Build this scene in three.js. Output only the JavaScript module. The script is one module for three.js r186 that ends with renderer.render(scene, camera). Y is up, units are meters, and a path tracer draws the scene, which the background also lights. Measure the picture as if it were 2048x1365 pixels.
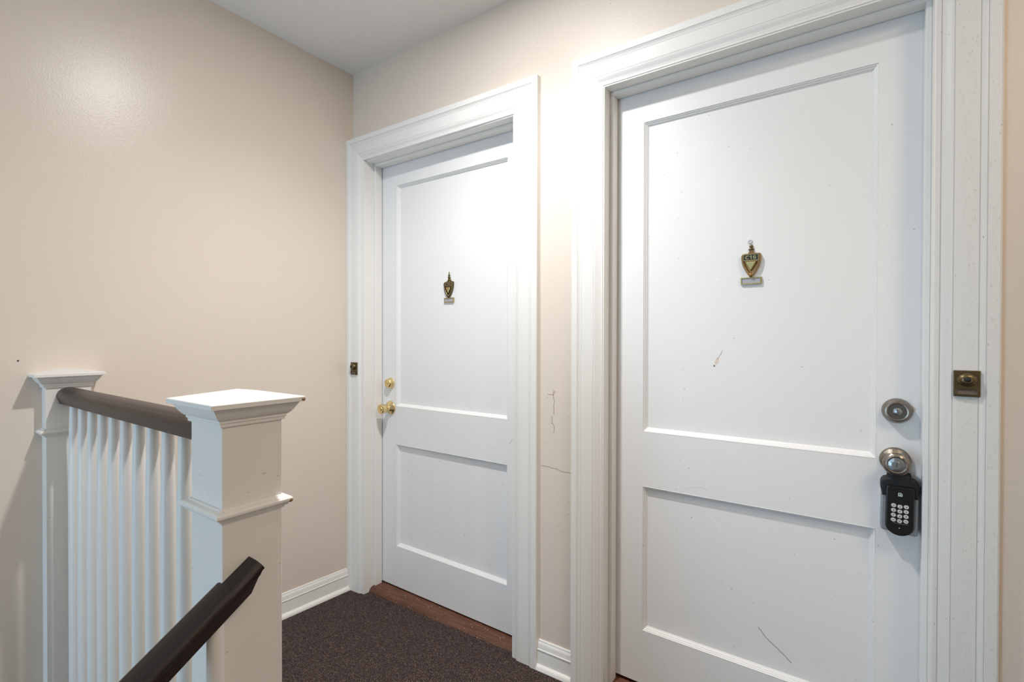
import * as THREE from 'three';
import { RoundedBoxGeometry } from 'three/addons/geometries/RoundedBoxGeometry.js';
import { TextGeometry } from 'three/addons/geometries/TextGeometry.js';
import { FontLoader } from 'three/addons/loaders/FontLoader.js';
import { mergeGeometries, toCreasedNormals } from 'three/addons/utils/BufferGeometryUtils.js';
import { RectAreaLightUniformsLib } from 'three/addons/lights/RectAreaLightUniformsLib.js';

// ---------------------------------------------------------------- camera, sky, lights, exposure
const R = THREE.MathUtils.degToRad;
const scene = new THREE.Scene();
const camera = new THREE.PerspectiveCamera(2 * Math.atan(682.5 / 977.86) * 180 / Math.PI, 2048 / 1365, 0.05, 50);
camera.rotation.order = 'YXZ';
camera.position.set(2.0324, 1.211, 1.5384);
camera.rotation.set(R(-0.43), R(34.898), R(0.1177));
const renderer = new THREE.WebGLRenderer({ antialias: true });
renderer.toneMapping = THREE.LinearToneMapping;
renderer.toneMappingExposure = 1.06;
renderer.shadowMap.enabled = true;
RectAreaLightUniformsLib.init();
const SKY = new THREE.Color().setRGB(0.62, 0.80, 1.0);
scene.background = SKY.clone().multiplyScalar(1.6);
const LAMP = { x: 1.14, z: 0.675, size: 0.075, power: 630, beam: 6.6, color: new THREE.Color().setRGB(1.0, 0.985, 0.975) };      // recessed downlight over the landing
const LAMP2 = { x: 2.95, z: 1.12, size: 0.5, power: 15.0, color: new THREE.Color().setRGB(1.0, 0.82, 0.62) };           // warm fill panel added out of view to brighten doors and newel sides
const WINDOW = { x0: 0.04, x1: 0.84, y0: -0.5, y1: 1.75, z: 4.3 };
const dayLight = new THREE.RectAreaLight(new THREE.Color().setRGB(0.50, 0.765, 1.0), 8.6, WINDOW.x1 - WINDOW.x0 - 0.1, WINDOW.y1 - WINDOW.y0 - 0.1);
dayLight.position.set((WINDOW.x0 + WINDOW.x1) / 2, (WINDOW.y0 + WINDOW.y1) / 2, WINDOW.z - 0.01);
dayLight.lookAt((WINDOW.x0 + WINDOW.x1) / 2, (WINDOW.y0 + WINDOW.y1) / 2, 0);
scene.add(dayLight);

// ---------------------------------------------------------------- helpers
let seed = 7;
const rnd = () => { seed = (seed + 0x6d2b79f5) | 0; let t = Math.imul(seed ^ (seed >>> 15), 1 | seed); t = (t + Math.imul(t ^ (t >>> 7), 61 | t)) ^ t; return ((t ^ (t >>> 14)) >>> 0) / 4294967296; };
const hash = (x, y, s) => { let h = Math.imul(x, 374761393) ^ Math.imul(y, 668265263) ^ Math.imul(s, 1442695041); h = Math.imul(h ^ (h >>> 13), 1274126177); return ((h ^ (h >>> 16)) >>> 0) / 4294967296; };
function vnoise(u, v, nx, ny, s) {                            // tileable value noise, u and v in 0..1
  const X = u * nx, Y = v * ny, x0 = Math.floor(X), y0 = Math.floor(Y);
  let fx = X - x0, fy = Y - y0; fx = fx * fx * (3 - 2 * fx); fy = fy * fy * (3 - 2 * fy);
  const a = (i, j) => hash(((i % nx) + nx) % nx, ((j % ny) + ny) % ny, s);
  return (a(x0, y0) * (1 - fx) + a(x0 + 1, y0) * fx) * (1 - fy) + (a(x0, y0 + 1) * (1 - fx) + a(x0 + 1, y0 + 1) * fx) * fy;
}
function dataTex(w, h, fn, srgb, metresX, metresY) {
  const d = new Uint8Array(w * h * 4);
  for (let j = 0; j < h; j++) for (let i = 0; i < w; i++) {
    const c = fn((i + 0.5) / w, (j + 0.5) / h, i, j), k = (j * w + i) * 4;
    d[k] = c[0]; d[k + 1] = c[1]; d[k + 2] = c[2]; d[k + 3] = 255;
  }
  const t = new THREE.DataTexture(d, w, h); t.wrapS = t.wrapT = THREE.RepeatWrapping; t.magFilter = THREE.LinearFilter; t.minFilter = THREE.LinearMipmapLinearFilter; t.generateMipmaps = true;
  if (srgb) t.colorSpace = THREE.SRGBColorSpace;
  if (metresX) t.repeat.set(1 / metresX, 1 / metresY);
  t.needsUpdate = true; return t;
}
function canvasTex(w, h, draw) {
  const c = document.createElement('canvas'); c.width = w; c.height = h; draw(c.getContext('2d'), w, h);
  const t = new THREE.CanvasTexture(c); t.colorSpace = THREE.SRGBColorSpace; t.wrapS = t.wrapT = THREE.ClampToEdgeWrapping; return t;
}
function metreUV(g0, ox = 0, oy = 0, sx = 1, sy = 1) {        // uv from the two axes a face spreads along, in metres
  const g = g0.index ? g0.toNonIndexed() : g0, p = g.attributes.position, uv = new Float32Array(p.count * 2);
  const a = new THREE.Vector3(), b = new THREE.Vector3(), c = new THREE.Vector3();
  for (let i = 0; i < p.count; i += 3) {
    a.fromBufferAttribute(p, i); b.fromBufferAttribute(p, i + 1).sub(a); c.fromBufferAttribute(p, i + 2).sub(a); b.cross(c);
    const n = [Math.abs(b.x), Math.abs(b.y), Math.abs(b.z)], k = n[2] >= n[0] && n[2] >= n[1] ? 2 : n[0] >= n[1] ? 0 : 1;
    for (let j = i; j < i + 3; j++) {
      const q = [p.getX(j), p.getY(j), p.getZ(j)], u = k === 0 ? q[2] : q[0], v = k === 1 ? q[2] : q[1];
      uv[j * 2] = (u - ox) * sx; uv[j * 2 + 1] = (v - oy) * sy;
    }
  }
  g.setAttribute('uv', new THREE.BufferAttribute(uv, 2)); return g;
}
const used = new Map();
function numbered(name) { const n = used.get(name) || 0; used.set(name, n + 1); return n ? name + '_' + String(n).padStart(3, '0') : name; }
function part(name, geo, mat, parent, label) {
  const m = new THREE.Mesh(geo, mat); m.name = name; m.castShadow = m.receiveShadow = true;
  if (label) m.userData.label = label;
  if (parent) parent.add(m);
  return m;
}
function thing(name, label, category, extra = {}) {
  const g = new THREE.Group(); g.name = numbered(name); g.userData = { label, category, ...extra }; scene.add(g); return g;
}
function struct(name, label, category) { return thing(name, label, category, { kind: 'structure' }); }
function structMesh(name, geo, mat, label, category) { const m = part(numbered(name), geo, mat, scene); m.userData = { label, category, kind: 'structure' }; return m; }
function box(x0, x1, y0, y1, z0, z1, r = 0) {
  const w = x1 - x0, h = y1 - y0, d = z1 - z0;
  const g = r ? new RoundedBoxGeometry(w, h, d, 2, r) : new THREE.BoxGeometry(w, h, d);
  g.translate((x0 + x1) / 2, (y0 + y1) / 2, (z0 + z1) / 2); return metreUV(g);
}
// a profile [s, t] carried from its start to its end; at(s, t, end) gives the point at end 0 or 1
function sweep(profile, at, crease = 0.5, closed = true) {
  const pos = [], n = profile.length, P0 = profile.map(([s, t]) => at(s, t, 0)), P1 = profile.map(([s, t]) => at(s, t, 1));
  for (let i = 0; i < (closed ? n : n - 1); i++) {
    const j = (i + 1) % n; pos.push(...P0[i], ...P1[i], ...P1[j], ...P0[i], ...P1[j], ...P0[j]);
  }
  const tri = THREE.ShapeUtils.triangulateShape(profile.map(([s, t]) => new THREE.Vector2(s, t)), []);
  for (const [a, b, c] of tri) { pos.push(...P0[a], ...P0[b], ...P0[c]); pos.push(...P1[a], ...P1[c], ...P1[b]); }
  const g = new THREE.BufferGeometry(); g.setAttribute('position', new THREE.BufferAttribute(new Float32Array(pos), 3));
  g.computeVertexNormals(); metreUV(g);
  return toCreasedNormals(g, crease);
}
function rings(list, x0, x1, z0, z1, apex) {                   // square rings [offset, y] lofted round a post, closed above by an apex
  const pos = [], q = ([o, y]) => [[x0 - o, y, z1 + o], [x1 + o, y, z1 + o], [x1 + o, y, z0 - o], [x0 - o, y, z0 - o]];
  for (let i = 0; i + 1 < list.length; i++) {
    const a = q(list[i]), b = q(list[i + 1]);
    for (let k = 0; k < 4; k++) { const m = (k + 1) % 4; pos.push(...a[k], ...a[m], ...b[m], ...a[k], ...b[m], ...b[k]); }
  }
  const lo = q(list[0]); pos.push(...lo[0], ...lo[2], ...lo[1], ...lo[0], ...lo[3], ...lo[2]);
  const hi = q(list[list.length - 1]), c = [(x0 + x1) / 2, apex, (z0 + z1) / 2];
  for (let k = 0; k < 4; k++) pos.push(...hi[k], ...hi[(k + 1) % 4], ...c);
  const g = new THREE.BufferGeometry(); g.setAttribute('position', new THREE.BufferAttribute(new Float32Array(pos), 3));
  g.computeVertexNormals(); return toCreasedNormals(metreUV(g), 0.35);
}
const lathe = (pts, seg = 40) => new THREE.LatheGeometry(pts.map(([r, y]) => new THREE.Vector2(r, y)), seg);
const latheZ = (pts, x, y, z, seg = 48) => { const g = lathe(pts, seg); g.rotateX(Math.PI / 2); g.translate(x, y, z); return toCreasedNormals(g.toNonIndexed(), 0.6); };
function extrude(pts, depth, bevel, x, y, z, holes = []) {
  const s = pts instanceof THREE.Shape ? pts : new THREE.Shape(pts.map(([a, b]) => new THREE.Vector2(a, b)));
  for (const h of holes) s.holes.push(new THREE.Path(h.map(([a, b]) => new THREE.Vector2(a, b))));
  const g = new THREE.ExtrudeGeometry(s, { depth: depth - (bevel || 0), bevelEnabled: !!bevel, bevelThickness: bevel, bevelSize: bevel, bevelOffset: -bevel, bevelSegments: 3, curveSegments: 16 });
  g.translate(x, y, z); return g;
}
const floorY = (x, z) => -0.0285 + 0.018 * x + 0.0486 * z;    // the old landing sags towards the corner

// ---------------------------------------------------------------- materials
const orangePeel = (m, s) => dataTex(512, 512, (u, v) => { const n = 255 * (0.55 * vnoise(u, v, 96, 96, s) + 0.30 * vnoise(u, v, 170, 170, s + 1) + 0.15 * vnoise(u, v, 24, 24, s + 2)); return [n, n, n]; }, false, m, m);
const wallBump = orangePeel(0.34, 11);
const brushBump = dataTex(512, 512, (u, v) => { const n = 255 * (0.55 * vnoise(u, v, 200, 18, 21) + 0.3 * vnoise(u, v, 18, 150, 22) + 0.15 * vnoise(u, v, 30, 30, 23)); return [n, n, n]; }, false, 0.30, 0.30);
const WALL = 0xe2d5c8;
const mLeft = new THREE.MeshPhysicalMaterial({ color: WALL, roughness: 0.32, bumpMap: wallBump, bumpScale: 0.00022 });
const mCeil = new THREE.MeshStandardMaterial({ color: 0xeeebe7, roughness: 0.8, bumpMap: wallBump, bumpScale: 0.0004 });
const mOther = new THREE.MeshStandardMaterial({ color: WALL, roughness: 0.5 });
const WHITE = 0xeceae6;
const mTrim = new THREE.MeshPhysicalMaterial({ color: WHITE, roughness: 0.44, bumpMap: brushBump, bumpScale: 0.00010 });
const mPost = new THREE.MeshPhysicalMaterial({ color: 0xe6e3de, roughness: 0.42, bumpMap: brushBump, bumpScale: 0.00011 });
const mDark = new THREE.MeshStandardMaterial({ color: 0x1a1614, roughness: 0.9 });
const speck = (g, x, y, r, c) => { g.fillStyle = c; g.beginPath(); g.ellipse(x, y, r, r * (0.7 + rnd() * 0.8), rnd() * 3, 0, 7); g.fill(); };
const crack = (g, pts, w, c) => {
  g.strokeStyle = c; g.lineCap = 'round'; g.lineWidth = w; g.beginPath(); let [px, py] = pts[0]; g.moveTo(px, py);
  for (let i = 1; i < pts.length; i++) { const [x, y] = pts[i], n = 6; for (let k = 1; k <= n; k++) g.lineTo(px + (x - px) * k / n + (rnd() - 0.5) * 2.2, py + (y - py) * k / n + (rnd() - 0.5) * 2.2); px = x; py = y; }
  g.stroke();
};
// back wall: beige paint with the hairline cracks and nicks between the two door casings; one pixel is 1.3 mm
const WB = { x0: 0, y0: -0.1, s: 2.62 };
const wallBackMap = canvasTex(2048, 2048, (g, w) => {
  g.fillStyle = '#e2d5c8'; g.fillRect(0, 0, w, w);
  const q = (x, y) => [(x - WB.x0) / WB.s * w, w - (y - WB.y0) / WB.s * w];
  for (let i = 0; i < 260; i++) speck(g, rnd() * w, rnd() * w, 0.8 + rnd() * 1.6, rnd() < 0.5 ? 'rgba(150,125,100,0.35)' : 'rgba(240,228,212,0.5)');
  const C = 'rgba(104,86,66,0.75)';
  crack(g, [[1.093, 0.7377], [1.12, 0.737], [1.150, 0.7355], [1.185, 0.730], [1.2274, 0.7275]].map(([a, b]) => q(a, b)), 1.3, C);
  crack(g, [[1.1455, 1.018], [1.1411, 1.003], [1.1455, 0.985], [1.1455, 0.9308]].map(([a, b]) => q(a, b)), 1.4, C);
  crack(g, [[1.120, 1.0017], [1.1411, 1.002], [1.152, 1.016]].map(([a, b]) => q(a, b)), 1.2, C);
  crack(g, [[1.1373, 0.925], [1.137, 0.9], [1.1473, 0.889], [1.1446, 0.865]].map(([a, b]) => q(a, b)), 1.3, C);
  for (const [x, y, r] of [[1.205, 0.93, 1.8], [1.205, 0.58, 1.8], [1.135, 0.51, 1.4], [1.15, 0.50, 1.5], [1.10, 0.495, 2], [1.16, 1.21, 1.2], [1.07, 2.3, 1.5], [1.36, 2.33, 1.8]]) speck(g, ...q(x, y), r * 0.7, 'rgba(120,100,80,0.6)');
  for (let i = 0; i < 30; i++) speck(g, ...q(1.092 + rnd() * 0.13, 0.45 + rnd() * 0.62), 0.7 + rnd(), rnd() < 0.6 ? 'rgba(140,120,98,0.35)' : 'rgba(242,232,220,0.6)');
});
const mBack = new THREE.MeshPhysicalMaterial({ color: 0xffffff, map: wallBackMap, roughness: 0.43, bumpMap: wallBump, bumpScale: 0.00025 });
// carpet: short brown loop pile with lighter and darker flecks
const flecks = [[34, 26, 25], [52, 40, 37], [90, 73, 67], [18, 14, 15], [142, 121, 110], [80, 46, 37], [42, 42, 48], [24, 18, 17]];
const carpetMap = dataTex(1024, 1024, (u, v, i, j) => {
  const a = hash(i >> 1, (j + (((i >> 1) & 1) ? 1 : 0)) >> 1, 31), b = vnoise(u, v, 330, 330, 32), c = flecks[Math.floor((a * 0.55 + b * 0.45) * 1.0 * 97) % 8], k = 0.80 + 0.4 * hash(i, j, 33);
  return [c[0] * k, c[1] * k, c[2] * k];
}, true, 1.55, 1.55);
const carpetBump = dataTex(512, 512, (u, v) => { const n = 255 * (0.6 * vnoise(u, v, 230, 230, 41) + 0.4 * vnoise(u, v, 120, 120, 42)); return [n, n, n]; }, false, 0.5, 0.5);
const mCarpet = new THREE.MeshStandardMaterial({ color: 0xffffff, map: carpetMap, roughness: 1, bumpMap: carpetBump, bumpScale: 0.004 });
const woodTex = (s, dark, lite, nx, ny, m1, m2) => dataTex(512, 512, (u, v) => {
  const n = 0.5 * vnoise(u, v, nx, ny, s) + 0.3 * vnoise(u, v, nx * 2, ny * 3, s + 1) + 0.2 * vnoise(u, v, 7, 9, s + 2);
  const paint = s === 61 && vnoise(u, v, 90, 27, 67) > 0.93 && vnoise(u, v, 11, 5, 68) > 0.5 ? 1 : 0;
  return [0, 1, 2].map((k) => (dark[k] + (lite[k] - dark[k]) * n) * (1 - paint) + 188 * paint);
}, true, m1, m2);
const mRail = new THREE.MeshPhysicalMaterial({ map: woodTex(51, [30, 21, 18], [66, 47, 39], 5, 70, 0.5, 0.08), roughness: 0.36 });
const mRail2 = new THREE.MeshPhysicalMaterial({ map: woodTex(55, [26, 19, 17], [52, 36, 31], 70, 6, 0.08, 0.5), roughness: 0.5 });
const mSill = new THREE.MeshStandardMaterial({ map: woodTex(61, [58, 34, 26], [136, 88, 64], 6, 60, 0.4, 0.12), roughness: 0.55, bumpMap: brushBump, bumpScale: 0.0006 });
const mTread = new THREE.MeshStandardMaterial({ color: 0x5a4236, roughness: 0.6 });
const brass = new THREE.MeshPhysicalMaterial({ color: 0xecd49c, metalness: 1, roughness: 0.2 });
const nickel = new THREE.MeshPhysicalMaterial({ color: 0x8f877d, metalness: 1, roughness: 0.37 });
const steel = new THREE.MeshPhysicalMaterial({ color: 0xa7abae, metalness: 1, roughness: 0.32 });
const darkNickel = new THREE.MeshPhysicalMaterial({ color: 0x6f6a64, metalness: 1, roughness: 0.4 });
const oldBrass = new THREE.MeshPhysicalMaterial({ color: 0xa6845a, metalness: 1, roughness: 0.27 });
const paleBrass = new THREE.MeshPhysicalMaterial({ color: 0xb9ab78, metalness: 1, roughness: 0.3 });
const bronze = new THREE.MeshPhysicalMaterial({ color: 0x6f6248, metalness: 1, roughness: 0.38 });
const mBlackPlate = new THREE.MeshStandardMaterial({ color: 0x1d1712, roughness: 0.5 });
const mInsert = new THREE.MeshStandardMaterial({ color: 0xa9a9ae, roughness: 0.5 });
const mPlastic = new THREE.MeshPhysicalMaterial({ color: 0x0d0d0f, roughness: 0.32 });
const mRubber = new THREE.MeshStandardMaterial({ color: 0x161617, roughness: 0.6 });
const mZinc = new THREE.MeshPhysicalMaterial({ color: 0x9b9da0, metalness: 0.4, roughness: 0.45 });
const mKey = new THREE.MeshStandardMaterial({ color: 0xc9cacc, roughness: 0.4 });
const mInk = new THREE.MeshStandardMaterial({ color: 0x222226, roughness: 0.7 });
const mSeen = new THREE.MeshStandardMaterial({ color: 0xcfe9d6, roughness: 0.5 });

// ---------------------------------------------------------------- the setting
const H = 2.5018, DZ = -0.0777;                               // ceiling height, plane of the door faces
const E = 0.016, CW = 0.112;                                  // reveal between casing and door edge, casing width
const D1 = { x0: 0.126, x1: 0.958, y0: 0.004, y1: 2.04 }, D2 = { x0: 1.3557, x1: 2.1751, y0: 0.03, y1: 2.04 };
// floor: landing slab with a slightly sagging carpeted top
{
  const x0 = -0.1, x1 = 3.5, z0 = -0.16, z1 = 1.15, b = -0.32, y = (x, z) => floorY(x, z), pos = [];
  const T = [[x0, z1], [x1, z1], [x1, z0], [x0, z0]], top = T.map(([x, z]) => [x, y(x, z), z]), bot = T.map(([x, z]) => [x, b, z]);
  const quad = (a, c, d, e) => pos.push(...a, ...c, ...d, ...a, ...d, ...e);
  quad(...top); quad(bot[3], bot[2], bot[1], bot[0]);
  for (let k = 0; k < 4; k++) { const m = (k + 1) % 4; quad(bot[k], bot[m], top[m], top[k]); }
  const g = new THREE.BufferGeometry(); g.setAttribute('position', new THREE.BufferAttribute(new Float32Array(pos), 3)); g.computeVertexNormals();
  structMesh('floor', metreUV(g), mCarpet, 'dark brown flecked loop carpet of the landing', 'floor');
}
// back wall with the two door openings
{
  const w = struct('wall_back', 'glossy beige wall with hairline cracks around the two doors', 'wall');
  const s = new THREE.Shape([[-0.1, -0.3], [3.5, -0.3], [3.5, H + 0.02], [-0.1, H + 0.02]].map(([a, b]) => new THREE.Vector2(a, b)));
  for (const d of [D1, D2]) s.holes.push(new THREE.Path([[d.x0 - 0.03, -0.29], [d.x0 - 0.03, d.y1 + 0.03], [d.x1 + 0.03, d.y1 + 0.03], [d.x1 + 0.03, -0.29]].map(([a, b]) => new THREE.Vector2(a, b))));
  const g = new THREE.ExtrudeGeometry(s, { depth: 0.16, bevelEnabled: false }); g.translate(0, 0, -0.16);
  part('wall_face', metreUV(g, WB.x0, WB.y0, 1 / WB.s, 1 / WB.s), mBack, w);
  part('light_block', box(-0.1, 3.5, -0.3, H + 0.02, -0.30, -0.16), mDark, w);  // dark slab added behind the doors, keeps sky light out of the gaps
}
mBack.bumpMap = wallBump.clone(); mBack.bumpMap.repeat.set(WB.s / 0.34, WB.s / 0.34);
structMesh('wall_left', box(-0.2, 0, -3.1, H + 0.1, -0.3, 4.6), mLeft, 'glossy beige wall behind the white newel posts', 'wall');
structMesh('ceiling', box(-0.2, 3.6, H, H + 0.15, -0.3, 4.6), mCeil, 'plain off-white ceiling', 'ceiling');
structMesh('wall_right', box(3.5, 3.65, -3.1, H + 0.1, -0.3, 4.6), mOther, 'beige wall closing the corridor', 'wall');
{
  const s = new THREE.Shape([[-0.1, -3.1], [3.5, -3.1], [3.5, H + 0.02], [-0.1, H + 0.02]].map(([a, b]) => new THREE.Vector2(a, b)));
  s.holes.push(new THREE.Path([[WINDOW.x0, WINDOW.y0], [WINDOW.x0, WINDOW.y1], [WINDOW.x1, WINDOW.y1], [WINDOW.x1, WINDOW.y0]].map(([a, b]) => new THREE.Vector2(a, b))));
  const g = new THREE.ExtrudeGeometry(s, { depth: 0.2, bevelEnabled: false }); g.translate(0, 0, WINDOW.z);
  structMesh('wall_front', metreUV(g), mOther, 'beige stairwell wall with a large window', 'wall');
  const w = struct('window_1', 'large white sash window of the stairwell', 'window'), { x0, x1, y0, y1, z } = WINDOW, m = (y0 + y1) / 2, c = (x0 + x1) / 2;
  for (const [a, b, d, e] of [[x0, x0 + 0.05, y0, y1], [x1 - 0.05, x1, y0, y1], [x0 + 0.05, x1 - 0.05, y0, y0 + 0.05], [x0 + 0.05, x1 - 0.05, y1 - 0.05, y1], [x0 + 0.05, x1 - 0.05, m - 0.02, m + 0.02], [c - 0.02, c + 0.02, y0 + 0.05, m - 0.02], [c - 0.02, c + 0.02, m + 0.02, y1 - 0.05]])
    part('sash_bar', box(a, b, d, e, z + 0.05, z + 0.10), mTrim, w);
  const glass = new THREE.MeshPhysicalMaterial({ color: 0xffffff, transmission: 1, roughness: 0.02, thickness: 0 });
  for (const [a, b] of [[x0 + 0.05, c - 0.02], [c + 0.02, x1 - 0.05]]) for (const [d, e] of [[y0 + 0.05, m - 0.02], [m + 0.02, y1 - 0.05]]) part('pane', box(a, b, d, e, z + 0.07, z + 0.074), glass, w);
}
// the stair flight that runs down from the landing, the half landing and the bottom of the well
{
  const st = struct('stairs', 'wooden stair flight running down from the landing', 'stairs');
  for (let k = 0; k < 8; k++) { const y = floorY(1.8, 1.15) - 0.17 * (k + 1), z = 1.15 + 0.26 * k; part('tread', box(1.10, 3.5, y - 0.17, y, z, z + 0.28), mTread, st); }
  structMesh('floor', box(-0.1, 3.5, -1.6, -1.42, 3.2, 4.3), mTread, 'wooden half landing below the window', 'floor');
  structMesh('floor', box(-0.1, 3.5, -3.1, -2.95, -0.3, 4.3), mTread, 'bottom of the open stairwell', 'floor');
  structMesh('wall_front', box(-0.1, 3.5, -3.1, -0.32, -0.3, -0.16), mOther, 'stairwell wall under the landing', 'wall');
}

// ---------------------------------------------------------------- baseboards
const BASE = [[0, -0.02], [0.026, -0.02], [0.0262, 0.005], [0.0235, 0.012], [0.018, 0.017], [0.0128, 0.0185], [0.0122, 0.069], [0.0145, 0.0705], [0.0145, 0.0728], [0.0118, 0.0742], [0.0108, 0.078], [0.0102, 0.087], [0.0082, 0.0935], [0.0055, 0.097], [0.0052, 0.101], [0.0035, 0.1035], [0, 0.1035]];
structMesh('baseboard_left', sweep(BASE, (s, t, e) => { const z = e ? 1.028 : 0.02; return [s, floorY(0, z) + t, z]; }), mTrim, 'white moulded baseboard along the wall behind the newel posts', 'baseboard');
{
  const b = struct('baseboard_back', 'white moulded baseboard between and beside the door casings', 'baseboard');
  for (const [a, c] of [[1.0855, 1.2275], [2.304, 3.5]]) part('baseboard_piece', sweep(BASE, (s, t, e) => { const x = e ? c : a; return [x, floorY(x, 0) + t, s]; }), mTrim, b);
}

// ---------------------------------------------------------------- door casings, jambs and stops
const CASING = [[0, -0.001], [0, 0.0115], [0.0015, 0.0132], [0.0075, 0.0135], [0.0086, 0.0110], [0.0100, 0.0125], [0.0145, 0.0132], [0.0195, 0.0160], [0.0240, 0.0192], [0.0300, 0.0206], [0.0312, 0.0190], [0.0322, 0.0205], [0.0745, 0.0212], [0.0756, 0.0192], [0.0767, 0.0208], [0.0815, 0.0215], [0.0865, 0.0250], [0.0878, 0.0236], [0.0890, 0.0262], [0.1085, 0.0266], [0.1120, 0.0240], [0.1120, -0.001]];
const grimeShadeMap = canvasTex(256, 2048, (g, w, h) => {                 // grime specks, with the base greyed to paint in dimmer light on this casing
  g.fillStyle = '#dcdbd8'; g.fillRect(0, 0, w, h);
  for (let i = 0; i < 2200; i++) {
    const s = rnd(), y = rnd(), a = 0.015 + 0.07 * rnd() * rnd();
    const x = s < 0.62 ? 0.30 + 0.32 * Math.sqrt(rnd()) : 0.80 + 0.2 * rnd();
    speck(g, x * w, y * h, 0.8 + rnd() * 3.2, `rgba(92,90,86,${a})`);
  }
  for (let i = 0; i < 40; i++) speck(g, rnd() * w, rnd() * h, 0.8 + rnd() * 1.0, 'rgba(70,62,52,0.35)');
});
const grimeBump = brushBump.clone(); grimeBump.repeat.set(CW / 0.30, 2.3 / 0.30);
const mGrimeShade = new THREE.MeshPhysicalMaterial({ color: 0xffffff, map: grimeShadeMap, roughness: 0.44, bumpMap: grimeBump, bumpScale: 0.00010 });
function doorTrim(name, d, lean, label, rightMat = mTrim) {
  const t = struct(name, label, 'door casing');
  const xl = d.x0 - E, xr = d.x1 + E, yt = d.y1 + E, z = (x, q) => q + lean * Math.max(0, 1 - x / 1.09) * (q > 0 ? 1 : 0);
  const fb = (x) => floorY(x, 0.01) - 0.01;
  part('side_casing', sweep(CASING, (s, q, e) => [xl - s, e ? yt + s : fb(xl), z(xl - s, q)]), mTrim, t);
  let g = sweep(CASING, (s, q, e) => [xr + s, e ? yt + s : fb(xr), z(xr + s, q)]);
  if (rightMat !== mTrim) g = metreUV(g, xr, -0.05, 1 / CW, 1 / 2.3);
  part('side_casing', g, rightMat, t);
  part('head_casing', sweep(CASING, (s, q, e) => { const x = e ? xr + s : xl - s; return [x, yt + s, z(x, q)]; }), mTrim, t);
  const zj = -0.155, J = 0.012, zf = (x) => z(x, 0.0105);
  const jamb = (x0, x1, y0, y1) => part('jamb', box(x0, x1, y0, y1, zj, zf((x0 + x1) / 2 > 0.6 ? 9 : 0)), mTrim, t);
  jamb(d.x0 - 0.029, d.x0 - J, fb(d.x0), d.y1 + J); jamb(d.x1 + J, d.x1 + 0.029, fb(d.x1), d.y1 + J);
  part('jamb', box(d.x0 - 0.029, d.x1 + 0.029, d.y1 + J, d.y1 + 0.029, zj, 0.0105), mTrim, t);
  const s0 = -0.0732, s1 = -0.034;
  part('door_stop', box(d.x0 - J, d.x0, fb(d.x0), d.y1, s0, s1, 0.002), mTrim, t);
  part('door_stop', box(d.x1, d.x1 + J, fb(d.x1), d.y1, s0, s1, 0.002), mTrim, t);
  part('door_stop', box(d.x0 - J, d.x1 + J, d.y1, d.y1 + J, s0, s1, 0.002), mTrim, t);
  return t;
}
doorTrim('trim_1', D1, 0.016, 'white moulded casing around the door with brass knob');
doorTrim('trim_2', D2, 0, 'white moulded casing around the door with key box', mGrimeShade);
for (const [i, d, top] of [[3, D1, D1.y0 - 0.008], [4, D2, D2.y0 - 0.013]]) {
  const P = [[-0.155, -0.06], [-0.155, 0], [-0.024, 0], [-0.012, -0.004], [-0.004, -0.012], [0.002, -0.024], [0.002, -0.06]];
  structMesh('trim_' + i, sweep(P, (s, t, e) => [e ? d.x1 + 0.014 : d.x0 - 0.014, top + t, s - 0.004]), mSill, i === 3 ? 'worn reddish wooden threshold under the door with brass knob' : 'dark wooden threshold under the door with key box', 'threshold');
}

// ---------------------------------------------------------------- doors
const STICK = [[0, -0.02], [0, 0], [0.0012, 0.0006], [0.0020, -0.0022], [0.0052, -0.0036], [0.0060, -0.0064], [0.0096, -0.0084], [0.0104, -0.0112], [0.0142, -0.0142], [0.0142, -0.02]];
const PANEL_Z = DZ - 0.0145;
function makeDoor(name, d, xs, ys, mat, label) {               // xs: panel left and right; ys: lower panel, upper panel from bottom to top
  const g = struct(name, label, 'door'), X0 = d.x0 - 0.009, X1 = d.x1 + 0.009, Y0 = d.y0, Y1 = d.y1 + 0.009, zb = DZ - 0.040;
  const uv = (q) => metreUV(q, d.x0 - 0.02, 0, 1 / 0.88, 1 / 2.07);
  part('stile', uv(box(X0, xs[0], Y0, Y1, zb, DZ)), mat, g);
  part('stile', uv(box(xs[1], X1, Y0, Y1, zb, DZ)), mat, g);
  for (const [a, b, n] of [[Y0, ys[0], 'bottom_rail'], [ys[1], ys[2], 'lock_rail'], [ys[3], Y1, 'top_rail']]) part(n, uv(box(xs[0], xs[1], a, b, zb, DZ)), mat, g);
  for (const [a, b] of [[ys[0], ys[1]], [ys[2], ys[3]]]) {
    const p = part('panel', uv(box(xs[0], xs[1], a, b, zb + 0.008, PANEL_Z)), mat, g);
    const [l, r] = xs, z = (t) => DZ + t;
    part('panel_molding', uv(sweep(STICK, (s, t, e) => [l + s, e ? b - s : a + s, z(t)])), mat, p);
    part('panel_molding', uv(sweep(STICK, (s, t, e) => [r - s, e ? b - s : a + s, z(t)])), mat, p);
    part('panel_molding', uv(sweep(STICK, (s, t, e) => [e ? r - s : l + s, a + s, z(t)])), mat, p);
    part('panel_molding', uv(sweep(STICK, (s, t, e) => [e ? r - s : l + s, b - s, z(t)])), mat, p);
  }
  return g;
}
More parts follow.
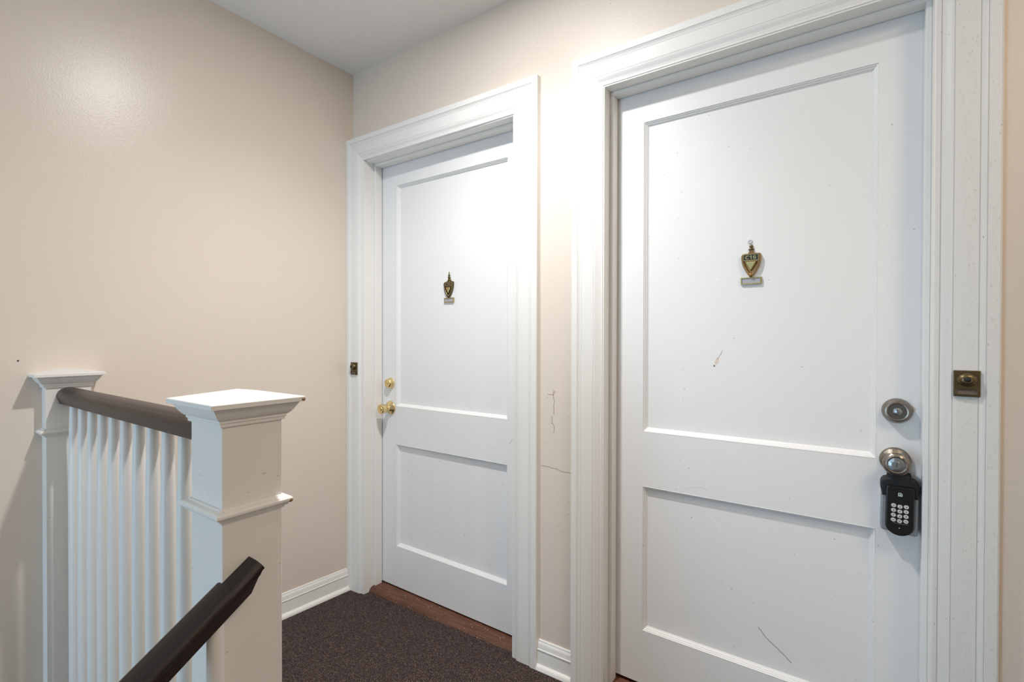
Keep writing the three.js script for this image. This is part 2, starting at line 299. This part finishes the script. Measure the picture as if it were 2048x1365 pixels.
function doorPaint(d, marks) {
  const W = 880, Hh = 2048;
  const map = canvasTex(W, Hh, (g) => {
    g.fillStyle = '#ecebea'; g.fillRect(0, 0, W, Hh);
    marks(g, (x, y) => [(x - d.x0 + 0.02) / 0.88 * W, Hh - y / 2.07 * Hh]);
  });
  const b = brushBump.clone(); b.repeat.set(0.88 / 0.30, 2.07 / 0.30);
  return new THREE.MeshPhysicalMaterial({ color: 0xffffff, map, roughness: 0.47, bumpMap: b, bumpScale: 0.0002 });
}
const paint1 = doorPaint(D1, (g, q) => {
  for (let i = 0; i < 150; i++) { const [x, y] = q(0.24 + rnd() * 0.62, 0.2 + Math.pow(rnd(), 1.3) * 1.0); speck(g, x, y, 0.6 + rnd() * 1.1, rnd() < 0.6 ? 'rgba(95,92,90,0.38)' : 'rgba(255,255,255,0.8)'); }
  for (const [x, y, r] of [[0.55, 0.93, 2.2], [0.56, 0.915, 1.6], [0.70, 0.99, 1.8], [0.73, 0.975, 1.6], [0.78, 0.25, 2], [0.46, 0.69, 2], [0.50, 0.68, 1.6], [0.7, 0.33, 1.6], [0.84, 0.3, 1.5]]) speck(g, ...q(x, y), r * 0.7, 'rgba(90,86,84,0.6)');
  crack(g, [q(0.895, 0.78), q(0.91, 0.80)], 1.4, 'rgba(120,116,112,0.7)');
});
const paint2 = doorPaint(D2, (g, q) => {
  for (let i = 0; i < 120; i++) { const [x, y] = q(1.38 + rnd() * 0.78, 0.1 + rnd() * 1.85); speck(g, x, y, 0.6 + rnd() * 1.0, rnd() < 0.5 ? 'rgba(110,106,104,0.45)' : 'rgba(255,255,255,0.9)'); }
  const [ax, ay] = q(1.681, 1.137), [bx, by] = q(1.697, 1.169);
  g.fillStyle = 'rgba(226,205,190,0.95)'; g.beginPath(); g.ellipse(ax, ay, 5.5, 12, 0.35, 0, 7); g.fill();
  crack(g, [[ax + 2, ay - 8], [bx, by]], 2.2, 'rgba(170,164,158,0.8)'); speck(g, ...q(1.6735, 1.122), 2.4, 'rgba(60,56,54,0.85)');
  crack(g, [q(1.8037, 0.338), q(1.825, 0.312), q(1.868, 0.281), q(1.8897, 0.2635)], 1.5, 'rgba(92,90,90,0.9)');
  for (const [x, y, r] of [[1.7276, 0.432, 2], [1.70, 0.445, 1.2], [1.735, 0.255, 1.6], [1.60, 0.79, 2.2], [1.56, 0.715, 1.8], [2.09, 0.66, 1.6], [1.455, 0.62, 1.4]]) speck(g, ...q(x, y), r * 0.7, 'rgba(110,106,104,0.7)');
  crack(g, [q(1.655, 0.655), q(1.70, 0.605)], 1.5, 'rgba(250,250,250,0.9)'); crack(g, [q(1.58, 0.72), q(1.64, 0.735), q(1.66, 0.728)], 1.3, 'rgba(205,205,205,0.9)');
  g.fillStyle = 'rgba(205,190,176,0.85)'; g.beginPath(); const [cx, cy] = q(2.1585, 1.026); g.moveTo(cx - 4, cy - 14); g.lineTo(cx + 8, cy - 4); g.lineTo(cx + 5, cy + 2); g.lineTo(cx - 2, cy + 10); g.fill();
});
const door1 = makeDoor('door_1', D1, [0.2255, 0.8845], [0.199, 0.694, 0.876, 1.942], paint1, 'white two-panel door with brass knob and knocker numbered C15');
const door2 = makeDoor('door_2', D2, [1.4475, 2.0848], [0.212, 0.706, 0.891, 1.940], paint2, 'white two-panel door with satin nickel knob and knocker numbered C16');

// locks: lathe profiles [radius, distance out of the door]
function lock(parent, name, pts, x, y, mat, extra) {
  const m = part(name, latheZ(pts, x, y, DZ), mat, parent); for (const f of extra) f(m); return m;
}
const ring = (r0, r1, z0, z1) => [[r0, z0], [r1, z0], [r1, z1], [r0, z1], [r0, z0]];
const keyway = (x, y, z, k, plugMat) => (m) => {
  part('lock_cylinder', latheZ([[0, z - 0.003], [0.0075 * k, z - 0.003], [0.0075 * k, z + 0.0006], [0.007 * k, z + 0.001], [0, z + 0.001]], x, y, DZ), plugMat, m);
  part('keyhole', box(x - 0.0007, x + 0.0007, y - 0.0042 * k, y + 0.0038 * k, DZ + z, DZ + z + 0.0014), mInk, m);
};
lock(door1, 'deadbolt', [[0, 0], [0.0255, 0], [0.027, 0.002], [0.0265, 0.005], [0.0245, 0.008], [0.0215, 0.020], [0.0200, 0.0235], [0.0180, 0.025], [0.0165, 0.0245], [0.0160, 0.0235], [0.0, 0.0235]], 0.186, 0.987, brass, [keyway(0.186, 0.987, 0.0235, 1.15, brass)]);
lock(door1, 'door_knob', [[0, 0], [0.031, 0], [0.033, 0.002], [0.0325, 0.005], [0.029, 0.009], [0.0195, 0.0135], [0.0145, 0.018], [0.0125, 0.026], [0.0135, 0.031], [0.0185, 0.035], [0.0215, 0.040], [0.0228, 0.052], [0.0235, 0.060], [0.0225, 0.0635], [0.019, 0.066], [0.013, 0.0655], [0.0115, 0.0645], [0, 0.0645]], 0.186, 0.867, brass, [keyway(0.186, 0.867, 0.0645, 1.05, brass)]);
lock(door2, 'deadbolt', [[0, 0], [0.0315, 0], [0.0325, 0.0025], [0.0315, 0.008], [0.0275, 0.021], [0.0255, 0.0238], [0.0225, 0.0248], [0.0195, 0.0238], [0.0190, 0.0215], [0, 0.0215]], 2.127, 1.022, nickel, [keyway(2.127, 1.022, 0.0215, 1.2, steel), (m) => part('lock_face', latheZ(ring(0.0095, 0.0186, 0.0205, 0.0222), 2.127, 1.022, DZ), darkNickel, m)]);
lock(door2, 'door_knob', [[0, 0], [0.0325, 0], [0.0335, 0.0025], [0.033, 0.006], [0.0295, 0.010], [0.0205, 0.0145], [0.0150, 0.019], [0.0125, 0.027], [0.0140, 0.033], [0.0205, 0.039], [0.0265, 0.0465], [0.0290, 0.053], [0.0285, 0.0585], [0.0250, 0.063], [0.0205, 0.0645], [0.0182, 0.0632], [0.0178, 0.0615], [0, 0.0615]], 2.124, 0.893, nickel, [keyway(2.124, 0.893, 0.0625, 1.15, steel), (m) => part('lock_face', latheZ([[0.0089, 0.0605], [0.0172, 0.0605], [0.0172, 0.0622], [0.0150, 0.0632], [0.0095, 0.0634], [0.0089, 0.0630], [0.0089, 0.0605]], 2.124, 0.893, DZ), steel, m)]);
part('peephole', latheZ([[0, 0], [0.0062, 0], [0.0068, 0.0012], [0.0058, 0.003], [0.0036, 0.0034], [0.0030, 0.0022], [0, 0.0020]], 1.7747, 1.5025, PANEL_Z), mKey, door2, 'pale peephole ring');

// ---------------------------------------------------------------- door knockers
const font = await new FontLoader().loadAsync('fonts/droid/droid_sans_bold.typeface.json');
function text(str, size, depth, x, y, z, spacing = 1) {
  const g = new TextGeometry(str, { font, size, depth, curveSegments: 4, bevelEnabled: false }); g.computeBoundingBox(); const cx = (g.boundingBox.min.x + g.boundingBox.max.x) / 2, cy = (g.boundingBox.min.y + g.boundingBox.max.y) / 2;
  g.translate(-cx, -cy, 0); g.scale(spacing, 1, 1); g.translate(x, y, z); return g;
}
function knocker(x, y, number, label, body, tone, spire) {
  const k = thing('door_knocker', label, 'door knocker');
  k.position.set(x, y, PANEL_Z);
  const nk = spire ? 1 : 0.86, half = [[0.0055, 0.056 * nk], [0.0065, 0.0495 * nk], [0.0090, 0.0445 * nk], [0.0150, 0.0385], [0.0245, 0.0370], [0.0262, 0.0335], [0.0262, 0.0240], [0.0250, 0.0120], [0.0215, -0.002], [0.0150, -0.0150], [0.0080, -0.0250], [0.0040, -0.0295]];
  const pts = [...half, ...half.slice().reverse().map(([a, b]) => [-a, b])];
  part('back_plate', extrude(pts, 0.004, 0.001, 0, 0, 0), body, k);
  // striker: the swinging loop that follows the shield and meets at the tip
  const out = [[0.0262, 0.0320], [0.0266, 0.0220], [0.0252, 0.0105], [0.0215, -0.0030], [0.0150, -0.0165], [0.0085, -0.0275], [0, -0.0335]], inn = [[0.0205, 0.0320], [0.0208, 0.0220], [0.0193, 0.0115], [0.0155, 0.0005], [0.0100, -0.0110], [0.0050, -0.0190], [0, -0.0225]];
  const loop = [...out, ...out.slice(0, -1).reverse().map(([a, b]) => [-a, b]), ...inn.slice(0, -1).map(([a, b]) => [-a, b]), ...inn.slice().reverse()];
  part('striker', extrude(loop, 0.0085, 0.0018, 0, 0, 0.004), body, k);
  const hub = new THREE.SphereGeometry(1, 20, 14); hub.scale(0.0065, 0.0075, 0.006); hub.translate(0, -0.0275, 0.010); part('striker_tip', hub, body, k);
  const sh = [[-0.0165, 0.0130], [0.0165, 0.0130], [0.0140, 0.0060], [0.0060, -0.0080], [0, -0.0165], [-0.0060, -0.0080], [-0.0140, 0.0060]];
  part('shield_boss', extrude(sh, 0.0095, 0.0040, 0, 0, 0.003), tone, k, 'pale brass shield');
  const plate = part('number_plate', extrude([[-0.0212, 0.0155], [0.0212, 0.0155], [0.0212, 0.0345], [-0.0212, 0.0345]], 0.0085, 0.0006, 0, 0, 0.004), tone, k);
  part('number_field', extrude([[-0.0196, 0.0172], [0.0196, 0.0172], [0.0196, 0.0330], [-0.0196, 0.0330]], 0.0004, 0, 0, 0, 0.0124), mBlackPlate, plate);
  part('number', text(number, 0.0108, 0.0006, 0, 0.0251, 0.0127, 1.2), paleBrass, plate, 'apartment number ' + number);
  const fin = lathe(spire ? [[0, 0.054], [0.0075, 0.054], [0.0078, 0.0565], [0.0058, 0.0585], [0.0040, 0.0600], [0.0052, 0.0630], [0.0055, 0.0655], [0.0045, 0.0690], [0.0022, 0.0712], [0.0014, 0.0735], [0.0024, 0.0755], [0.0022, 0.078], [0.0010, 0.081], [0, 0.0822]]
    : [[0, 0.0478], [0.0078, 0.0478], [0.0082, 0.0500], [0.0070, 0.0515], [0.0035, 0.0525], [0.0030, 0.0540], [0.0048, 0.0558], [0.0054, 0.0590], [0.0048, 0.0620], [0.0028, 0.0640], [0, 0.0646]], 20); fin.scale(1, 1, 0.7); fin.translate(0, 0, 0.0035);
  part('finial', fin, bronze, k);
  part('name_plate', extrude([[-0.0285, -0.0555], [0.0285, -0.0555], [0.0285, -0.0345], [-0.0285, -0.0345]], 0.0075, 0.0012, 0, 0, 0, [[[-0.0248, -0.0518], [-0.0248, -0.0380], [0.0248, -0.0380], [0.0248, -0.0518]]]), tone, k);
  part('name_card', extrude([[-0.0255, -0.0525], [0.0255, -0.0525], [0.0255, -0.0373], [-0.0255, -0.0373]], 0.0052, 0, 0, 0, 0.0003), mInsert, k, 'grey name insert');
  return k;
}
knocker(1.7785, 1.4285, 'C16', 'brass urn-shaped door knocker numbered C16 with grey name insert', oldBrass, paleBrass, false);
knocker(0.5555, 1.4215, 'C15', 'dull brass urn-shaped door knocker numbered C15 on the door with brass knob', bronze, paleBrass, true);

// ---------------------------------------------------------------- doorbells on the casings
function bell(x, y, z, turn, label) {
  const b = thing('doorbell', label, 'doorbell'); b.position.set(x, y, z); b.rotation.y = turn;
  part('plate', new RoundedBoxGeometry(0.046, 0.060, 0.006, 2, 0.0012).translate(0, 0, 0.003), bronze, b);
  const dome = lathe([[0, 0.0125], [0.0045, 0.0125], [0.0062, 0.0135], [0.0085, 0.0135], [0.0125, 0.0118], [0.0160, 0.0085], [0.0180, 0.004], [0.0180, 0]].reverse(), 40); dome.rotateX(Math.PI / 2); dome.scale(1, 0.86, 1); dome.translate(0, 0.0095, 0.006);
  part('button_dome', dome, bronze, b);
  const push = new THREE.SphereGeometry(0.0062, 24, 16); push.scale(1, 0.9, 0.45); push.translate(0, 0.0095, 0.0185); part('push_button', push, mRubber, b, 'dark push button');
  const slot = (w, h, depth, z0, holes) => { const s = new THREE.Shape(), r = h / 2; s.absarc(w / 2 - r, 0, r, -Math.PI / 2, Math.PI / 2); s.absarc(-w / 2 + r, 0, r, Math.PI / 2, Math.PI * 1.5); if (holes) { const p = new THREE.Path(), q = r - 0.0022; p.absarc(w / 2 - r, 0, q, -Math.PI / 2, Math.PI / 2); p.absarc(-w / 2 + r, 0, q, Math.PI / 2, Math.PI * 1.5); s.holes.push(p); } return extrude(s, depth, 0.0006, 0, -0.0195, z0); };
  part('name_rim', slot(0.040, 0.0145, 0.0032, 0.0058, true), bronze, b);
  part('name_slot', slot(0.036, 0.0105, 0.0012, 0.0056, false), new THREE.MeshStandardMaterial({ color: 0x6d5d50, roughness: 0.6 }), b);
  return b;
}
bell(2.2465, 1.107, 0.0208, 0, 'tarnished brass doorbell on the casing beside the key box');
bell(0.0562, 1.0585, 0.0352, 0, 'tarnished brass doorbell on the casing beside the brass knob');

// ---------------------------------------------------------------- key lock box hanging on the nickel knob
{
  const k = thing('key_lock_box', 'black and grey push-button key lock box hanging on the nickel knob', 'lock box');
  k.position.set(2.1305, 0.712, DZ + 0.001); k.rotation.z = R(-1.0);
  const cs = new THREE.Shape(); const W = 0.0375; cs.moveTo(-W + 0.006, 0.004); cs.lineTo(W - 0.006, 0); cs.quadraticCurveTo(W, 0.001, W, 0.006); cs.lineTo(W, 0.115); cs.lineTo(-W, 0.115); cs.lineTo(-W, 0.012); cs.quadraticCurveTo(-W, 0.006, -W + 0.006, 0.004);
  part('case', extrude(cs, 0.034, 0.003, 0, 0, 0), mZinc, k, 'grey metal case');
  const sh = new THREE.Shape(); sh.moveTo(-0.0365, 0.100); sh.lineTo(-0.0395, 0.112); sh.lineTo(-0.0395, 0.124); sh.quadraticCurveTo(-0.039, 0.133, -0.031, 0.138); sh.lineTo(-0.022, 0.141); sh.lineTo(-0.022, 0.152); sh.lineTo(0.022, 0.152); sh.lineTo(0.022, 0.141); sh.lineTo(0.031, 0.138); sh.quadraticCurveTo(0.039, 0.133, 0.0395, 0.124); sh.lineTo(0.0395, 0.112); sh.lineTo(0.0365, 0.100); sh.lineTo(0.0365, 0.094); sh.lineTo(-0.0365, 0.094);
  part('hood', extrude(sh, 0.038, 0.005, 0, 0, 0), mRubber, k, 'black rubber hood');
  const fr = new THREE.Shape(); const w = 0.0285; fr.moveTo(-w, 0.120); fr.lineTo(-w, 0.026); fr.bezierCurveTo(-w, 0.010, -0.014, -0.0005, 0, -0.0005); fr.bezierCurveTo(0.014, -0.0005, w, 0.010, w, 0.026); fr.lineTo(w, 0.120); fr.lineTo(w - 0.004, 0.124); fr.lineTo(-w + 0.004, 0.124);
  const front = part('front_cover', extrude(fr, 0.048, 0.003, 0, 0, 0), mPlastic, k, 'glossy black keypad cover');
  const zt = 0.0485, keys = ['1', '2', '3', '4', '5', '6', '7', '8', '9', '', '0', ''];
  keys.forEach((s, i) => {
    const x = -0.0125 + (i % 3) * 0.0125, y = 0.0755 - Math.floor(i / 3) * 0.0122 - (i % 3 === 1 ? 0.0014 : 0);
    const key = new THREE.CylinderGeometry(0.0046, 0.0050, 0.0022, 24); key.rotateX(Math.PI / 2); key.scale(1.06, 0.96, 1); key.translate(x, y, zt + 0.0004);
    const m = part('key', key, mKey, front);
    if (s) part('digit', text(s, 0.0040, 0.0002, x, y, zt + 0.0014), mInk, m);
    else part('key_mark', box(x - 0.0026, x + 0.0026, y - 0.0006, y + 0.0006, zt + 0.0014, zt + 0.0016), mInk, m);
  });
  // house-and-padlock emblem
  const em = new THREE.Shape([[-0.0042, -0.0045], [0.0042, -0.0045], [0.0042, 0.0012], [0.0008, 0.0048], [-0.0042, 0.0036]].map(([a, b]) => new THREE.Vector2(a, b)));
  em.holes.push(new THREE.Path([[-0.0030, -0.0034], [-0.0030, 0.0024], [0.0004, 0.0034], [0.0030, 0.0006], [0.0030, -0.0034]].map(([a, b]) => new THREE.Vector2(a, b))));
  part('emblem', extrude(em, 0.0003, 0, 0, 0.1045, zt - 0.0004), mSeen, front);
  part('emblem_lock', box(-0.0018, 0.0018, 0.1022, 0.1050, zt - 0.0003, zt), mSeen, front);
  const arc = []; for (let i = 0; i <= 10; i++) { const a = -0.016 + 0.0032 * i; arc.push(new THREE.Vector3(a + 0.002, 0.0305 + 6 * a * a, zt - 0.0001)); }
  part('silver_line', new THREE.TubeGeometry(new THREE.CatmullRomCurve3(arc), 20, 0.0005, 6), steel, front);
  part('indicator', new THREE.SphereGeometry(0.0013, 10, 8).translate(0, 0.0195, zt - 0.0003), mKey, front);
  const c = [[-0.0165, 0.145], [-0.0165, 0.172], [-0.0150, 0.184], [-0.0080, 0.1945], [0.0, 0.1975], [0.0080, 0.1945], [0.0150, 0.184], [0.0165, 0.172], [0.0165, 0.145]].map(([a, b]) => new THREE.Vector3(a - 0.0065, b, 0.0262));
  part('shackle', new THREE.TubeGeometry(new THREE.CatmullRomCurve3(c), 48, 0.0045, 12), mRubber, k);
}

// ---------------------------------------------------------------- balustrade across the landing
const N = { z0: 1.0286, z1: 1.136, top: 1.058 };
const CAP = [[0.0, 1.0555], [0.0042, 1.0555], [0.0046, 1.0610], [0.0066, 1.0622], [0.0066, 1.0660], [0.0088, 1.0672], [0.0118, 1.0700], [0.0158, 1.0755], [0.0196, 1.0820], [0.0222, 1.0872], [0.0240, 1.0885], [0.0292, 1.0888], [0.0300, 1.0895], [0.0300, 1.0970], [0.0290, 1.0982]];
const COLLAR = [[0.0, 0.888], [0.003, 0.8885], [0.0035, 0.8920], [0.0075, 0.8930], [0.0080, 0.8960], [0.0118, 0.8975], [0.0145, 0.9010], [0.0145, 0.9050], [0.0115, 0.9085], [0.0050, 0.9105], [0.0030, 0.9130], [0.0, 0.9132]];
const wornMap = canvasTex(512, 2048, (g, w, h) => {
  g.fillStyle = '#e6e3de'; g.fillRect(0, 0, w, h);
  for (let i = 0; i < 240; i++) speck(g, rnd() * w, rnd() * h, 0.6 + rnd() * 1.6, rnd() < 0.5 ? 'rgba(130,112,92,0.35)' : 'rgba(250,250,248,0.7)');
});
wornMap.wrapS = wornMap.wrapT = THREE.RepeatWrapping;
const mWorn = new THREE.MeshPhysicalMaterial({ color: 0xffffff, map: wornMap, roughness: 0.42, bumpMap: brushBump, bumpScale: 0.00011 });
const ban = thing('landing_balustrade', 'white balustrade with square newel posts and dark handrail across the landing edge', 'balustrade');
const mChip = new THREE.MeshStandardMaterial({ color: 0x8a6a48, roughness: 0.8 });
function newel(x0, x1, dy, chip) {
  const n = new THREE.Group(); n.name = 'newel_post'; ban.add(n);
  part('post', metreUV(new RoundedBoxGeometry(x1 - x0, N.top + 0.55, N.z1 - N.z0, 2, 0.0012).translate((x0 + x1) / 2, (N.top - 0.55) / 2, (N.z0 + N.z1) / 2)), mWorn, n);
  part('cap', rings(CAP, x0, x1, N.z0, N.z1, 1.1135), mWorn, n);
  part('collar', rings(COLLAR.map(([o, y]) => [o, y + dy]), x0, x1, N.z0, N.z1, 0.9132 + dy), mWorn, n);
  if (chip) {
    const ch = new THREE.IcosahedronGeometry(0.0050, 1); ch.scale(0.8, 0.8, 1.1); ch.translate(x1 + 0.0275, 1.0925, N.z0 - 0.0262); part('paint_chip', ch, mChip, n, 'bare wood chip on the cap corner');
    const c2 = new THREE.IcosahedronGeometry(0.0048, 1); c2.scale(0.8, 0.9, 1.2); c2.translate(x1 + 0.0115, 0.9012, N.z0 - 0.0102); part('paint_chip', c2, mChip, n, 'bare wood chip on the collar corner');
  }
}
newel(-0.03, 0.0433, 0.019, false);
newel(1.0275, 1.145, 0, true);
// handrail profile [across, up], centred, top at 0
const RAIL = [[0, 0], [0.010, -0.0008], [0.019, -0.0042], [0.0255, -0.0098], [0.0290, -0.0170], [0.0300, -0.0250], [0.0290, -0.0310], [0.0265, -0.0345], [0.0262, -0.0385], [0.0240, -0.0400], [0.0232, -0.0480], [0, -0.0480]];
const RAILC = [...RAIL, ...RAIL.slice(1, -1).reverse().map(([a, b]) => [-a, b])];
const zr = (N.z0 + N.z1) / 2;
part('handrail', sweep(RAILC, (s, t, e) => [e ? 1.0280 : 0.0430, 1.0535 + t, zr + s], 0.7), mRail, ban, 'dark stained wooden handrail');
for (let k = 0; k < 11; k++) {
  const g = lathe([[0, 0], [0.0155, 0], [0.0155, 0.75], [0.0148, 0.84], [0.0130, 0.93], [0.0118, 1.00], [0.0115, 1.045], [0, 1.045]], 24); g.translate(0.097 + 0.0848 * k, floorY(0.5, zr) - 0.03, zr);
  part('baluster', metreUV(g), mPost, ban);
}
// ---------------------------------------------------------------- railing of the flight going down
{
  const s = thing('stair_railing', 'dark sloping stair handrail notched around the larger newel post', 'handrail');
  const xc = 1.152, slope = 0.658, top = 0.7875, z0 = 1.091, zn = N.z1, zE = 3.1;
  const yAt = (z) => top - slope * (z - zn);
  const half = [[0, 0], [0.0145, -0.0011], [0.0226, -0.0040], [0.0280, -0.0092], [0.0303, -0.0162], [0.0289, -0.0221], [0.0257, -0.0250], [0.0253, -0.0294], [0.0232, -0.0315], [0.0226, -0.0470], [0, -0.0470]];
  const prof = [...half, ...half.slice(1, -1).reverse().map(([p, q]) => [-p, q])];
  const whole = sweep(prof, (p, t, e) => { const z = e ? zE : zn + 0.0005; return [xc + p, yAt(z) + t, z]; }, 0.7);
  const edge = 1.1455 - xc, clip = [[edge, -0.0003], ...half, [edge, -0.0470]];
  const tail = sweep(clip, (p, t, e) => { const z = e ? zn + 0.001 : z0 + (t > -0.022 ? 0.45 * t : -0.0099 - 0.8 * (t + 0.022)); return [xc + p, yAt(z) + t, z]; }, 0.7);
  part('handrail', mergeGeometries([whole, tail]), mRail2, s, 'nearly black worn wooden handrail');
  for (let k = 0; k < 14; k++) {
    const z = 1.1525 + k * 0.13, y1 = yAt(z) - 0.03, g = lathe([[0, 0], [0.0140, 0], [0.0140, 0.6], [0.0125, 0.78], [0, 0.78]], 20); g.translate(1.157, y1 - 0.775, z);
    part('baluster', metreUV(g), mPost, s);
  }
}
{
  const n = part(numbered('nail'), new THREE.SphereGeometry(0.0022, 12, 8), mRubber, scene); n.position.set(0.001, 1.1384, 1.1873);
  n.userData = { label: 'tiny dark nail in the beige wall above the smaller newel post', category: 'nail' };
}
// ---------------------------------------------------------------- ceiling fixtures (above the frame)
const glow = (c, k) => new THREE.MeshStandardMaterial({ color: 0xffffff, emissive: c, emissiveIntensity: k, roughness: 0.5 });
function ceilingLight(L, h) {
  const p = new THREE.RectAreaLight(L.color, L.power, L.size, L.size); p.position.set(0, -h, 0); p.rotation.x = -Math.PI / 2; p.castShadow = true; return p;
}
{
  const f = thing('recessed_downlight', 'small round recessed downlight in the landing ceiling', 'ceiling lamp');
  f.position.set(LAMP.x, H, LAMP.z);
  part('trim_ring', toCreasedNormals(lathe([[0.058, -0.0005], [0.080, -0.0005], [0.080, -0.003], [0.074, -0.006], [0.060, -0.006], [0.058, -0.0005]], 40).toNonIndexed(), 0.6), mTrim, f);
  part('lens', lathe([[0, -0.0035], [0.0585, -0.0035], [0.0585, -0.0006], [0, -0.0006]], 40), glow(LAMP.color, 4), f);
  f.add(ceilingLight(LAMP, 0.007));
  const beam = new THREE.SpotLight(LAMP.color, LAMP.beam, 0, R(62), 1, 2);      // second light added to the downlight, aimed to brighten the lower door and corner
  beam.position.set(0, -0.008, 0); beam.target.position.set(-0.28, -2, -0.24); beam.castShadow = true; beam.shadow.radius = 1.6; beam.shadow.mapSize.set(2048, 2048); f.add(beam, beam.target);
}
{
  const f = thing('added_fill_panel', 'added unseen square ceiling panel giving fill light to the landing', 'ceiling lamp');  // unseen panel, put in only as fill light
  f.position.set(LAMP2.x, H, LAMP2.z);
  part('frame', new RoundedBoxGeometry(0.56, 0.03, 0.56, 2, 0.006).translate(0, -0.0152, 0), mTrim, f);
  part('diffuser', new RoundedBoxGeometry(0.51, 0.006, 0.51, 2, 0.002).translate(0, -0.033, 0), glow(LAMP2.color, 3), f);
  f.add(ceilingLight(LAMP2, 0.038));
}
renderer.render(scene, camera);
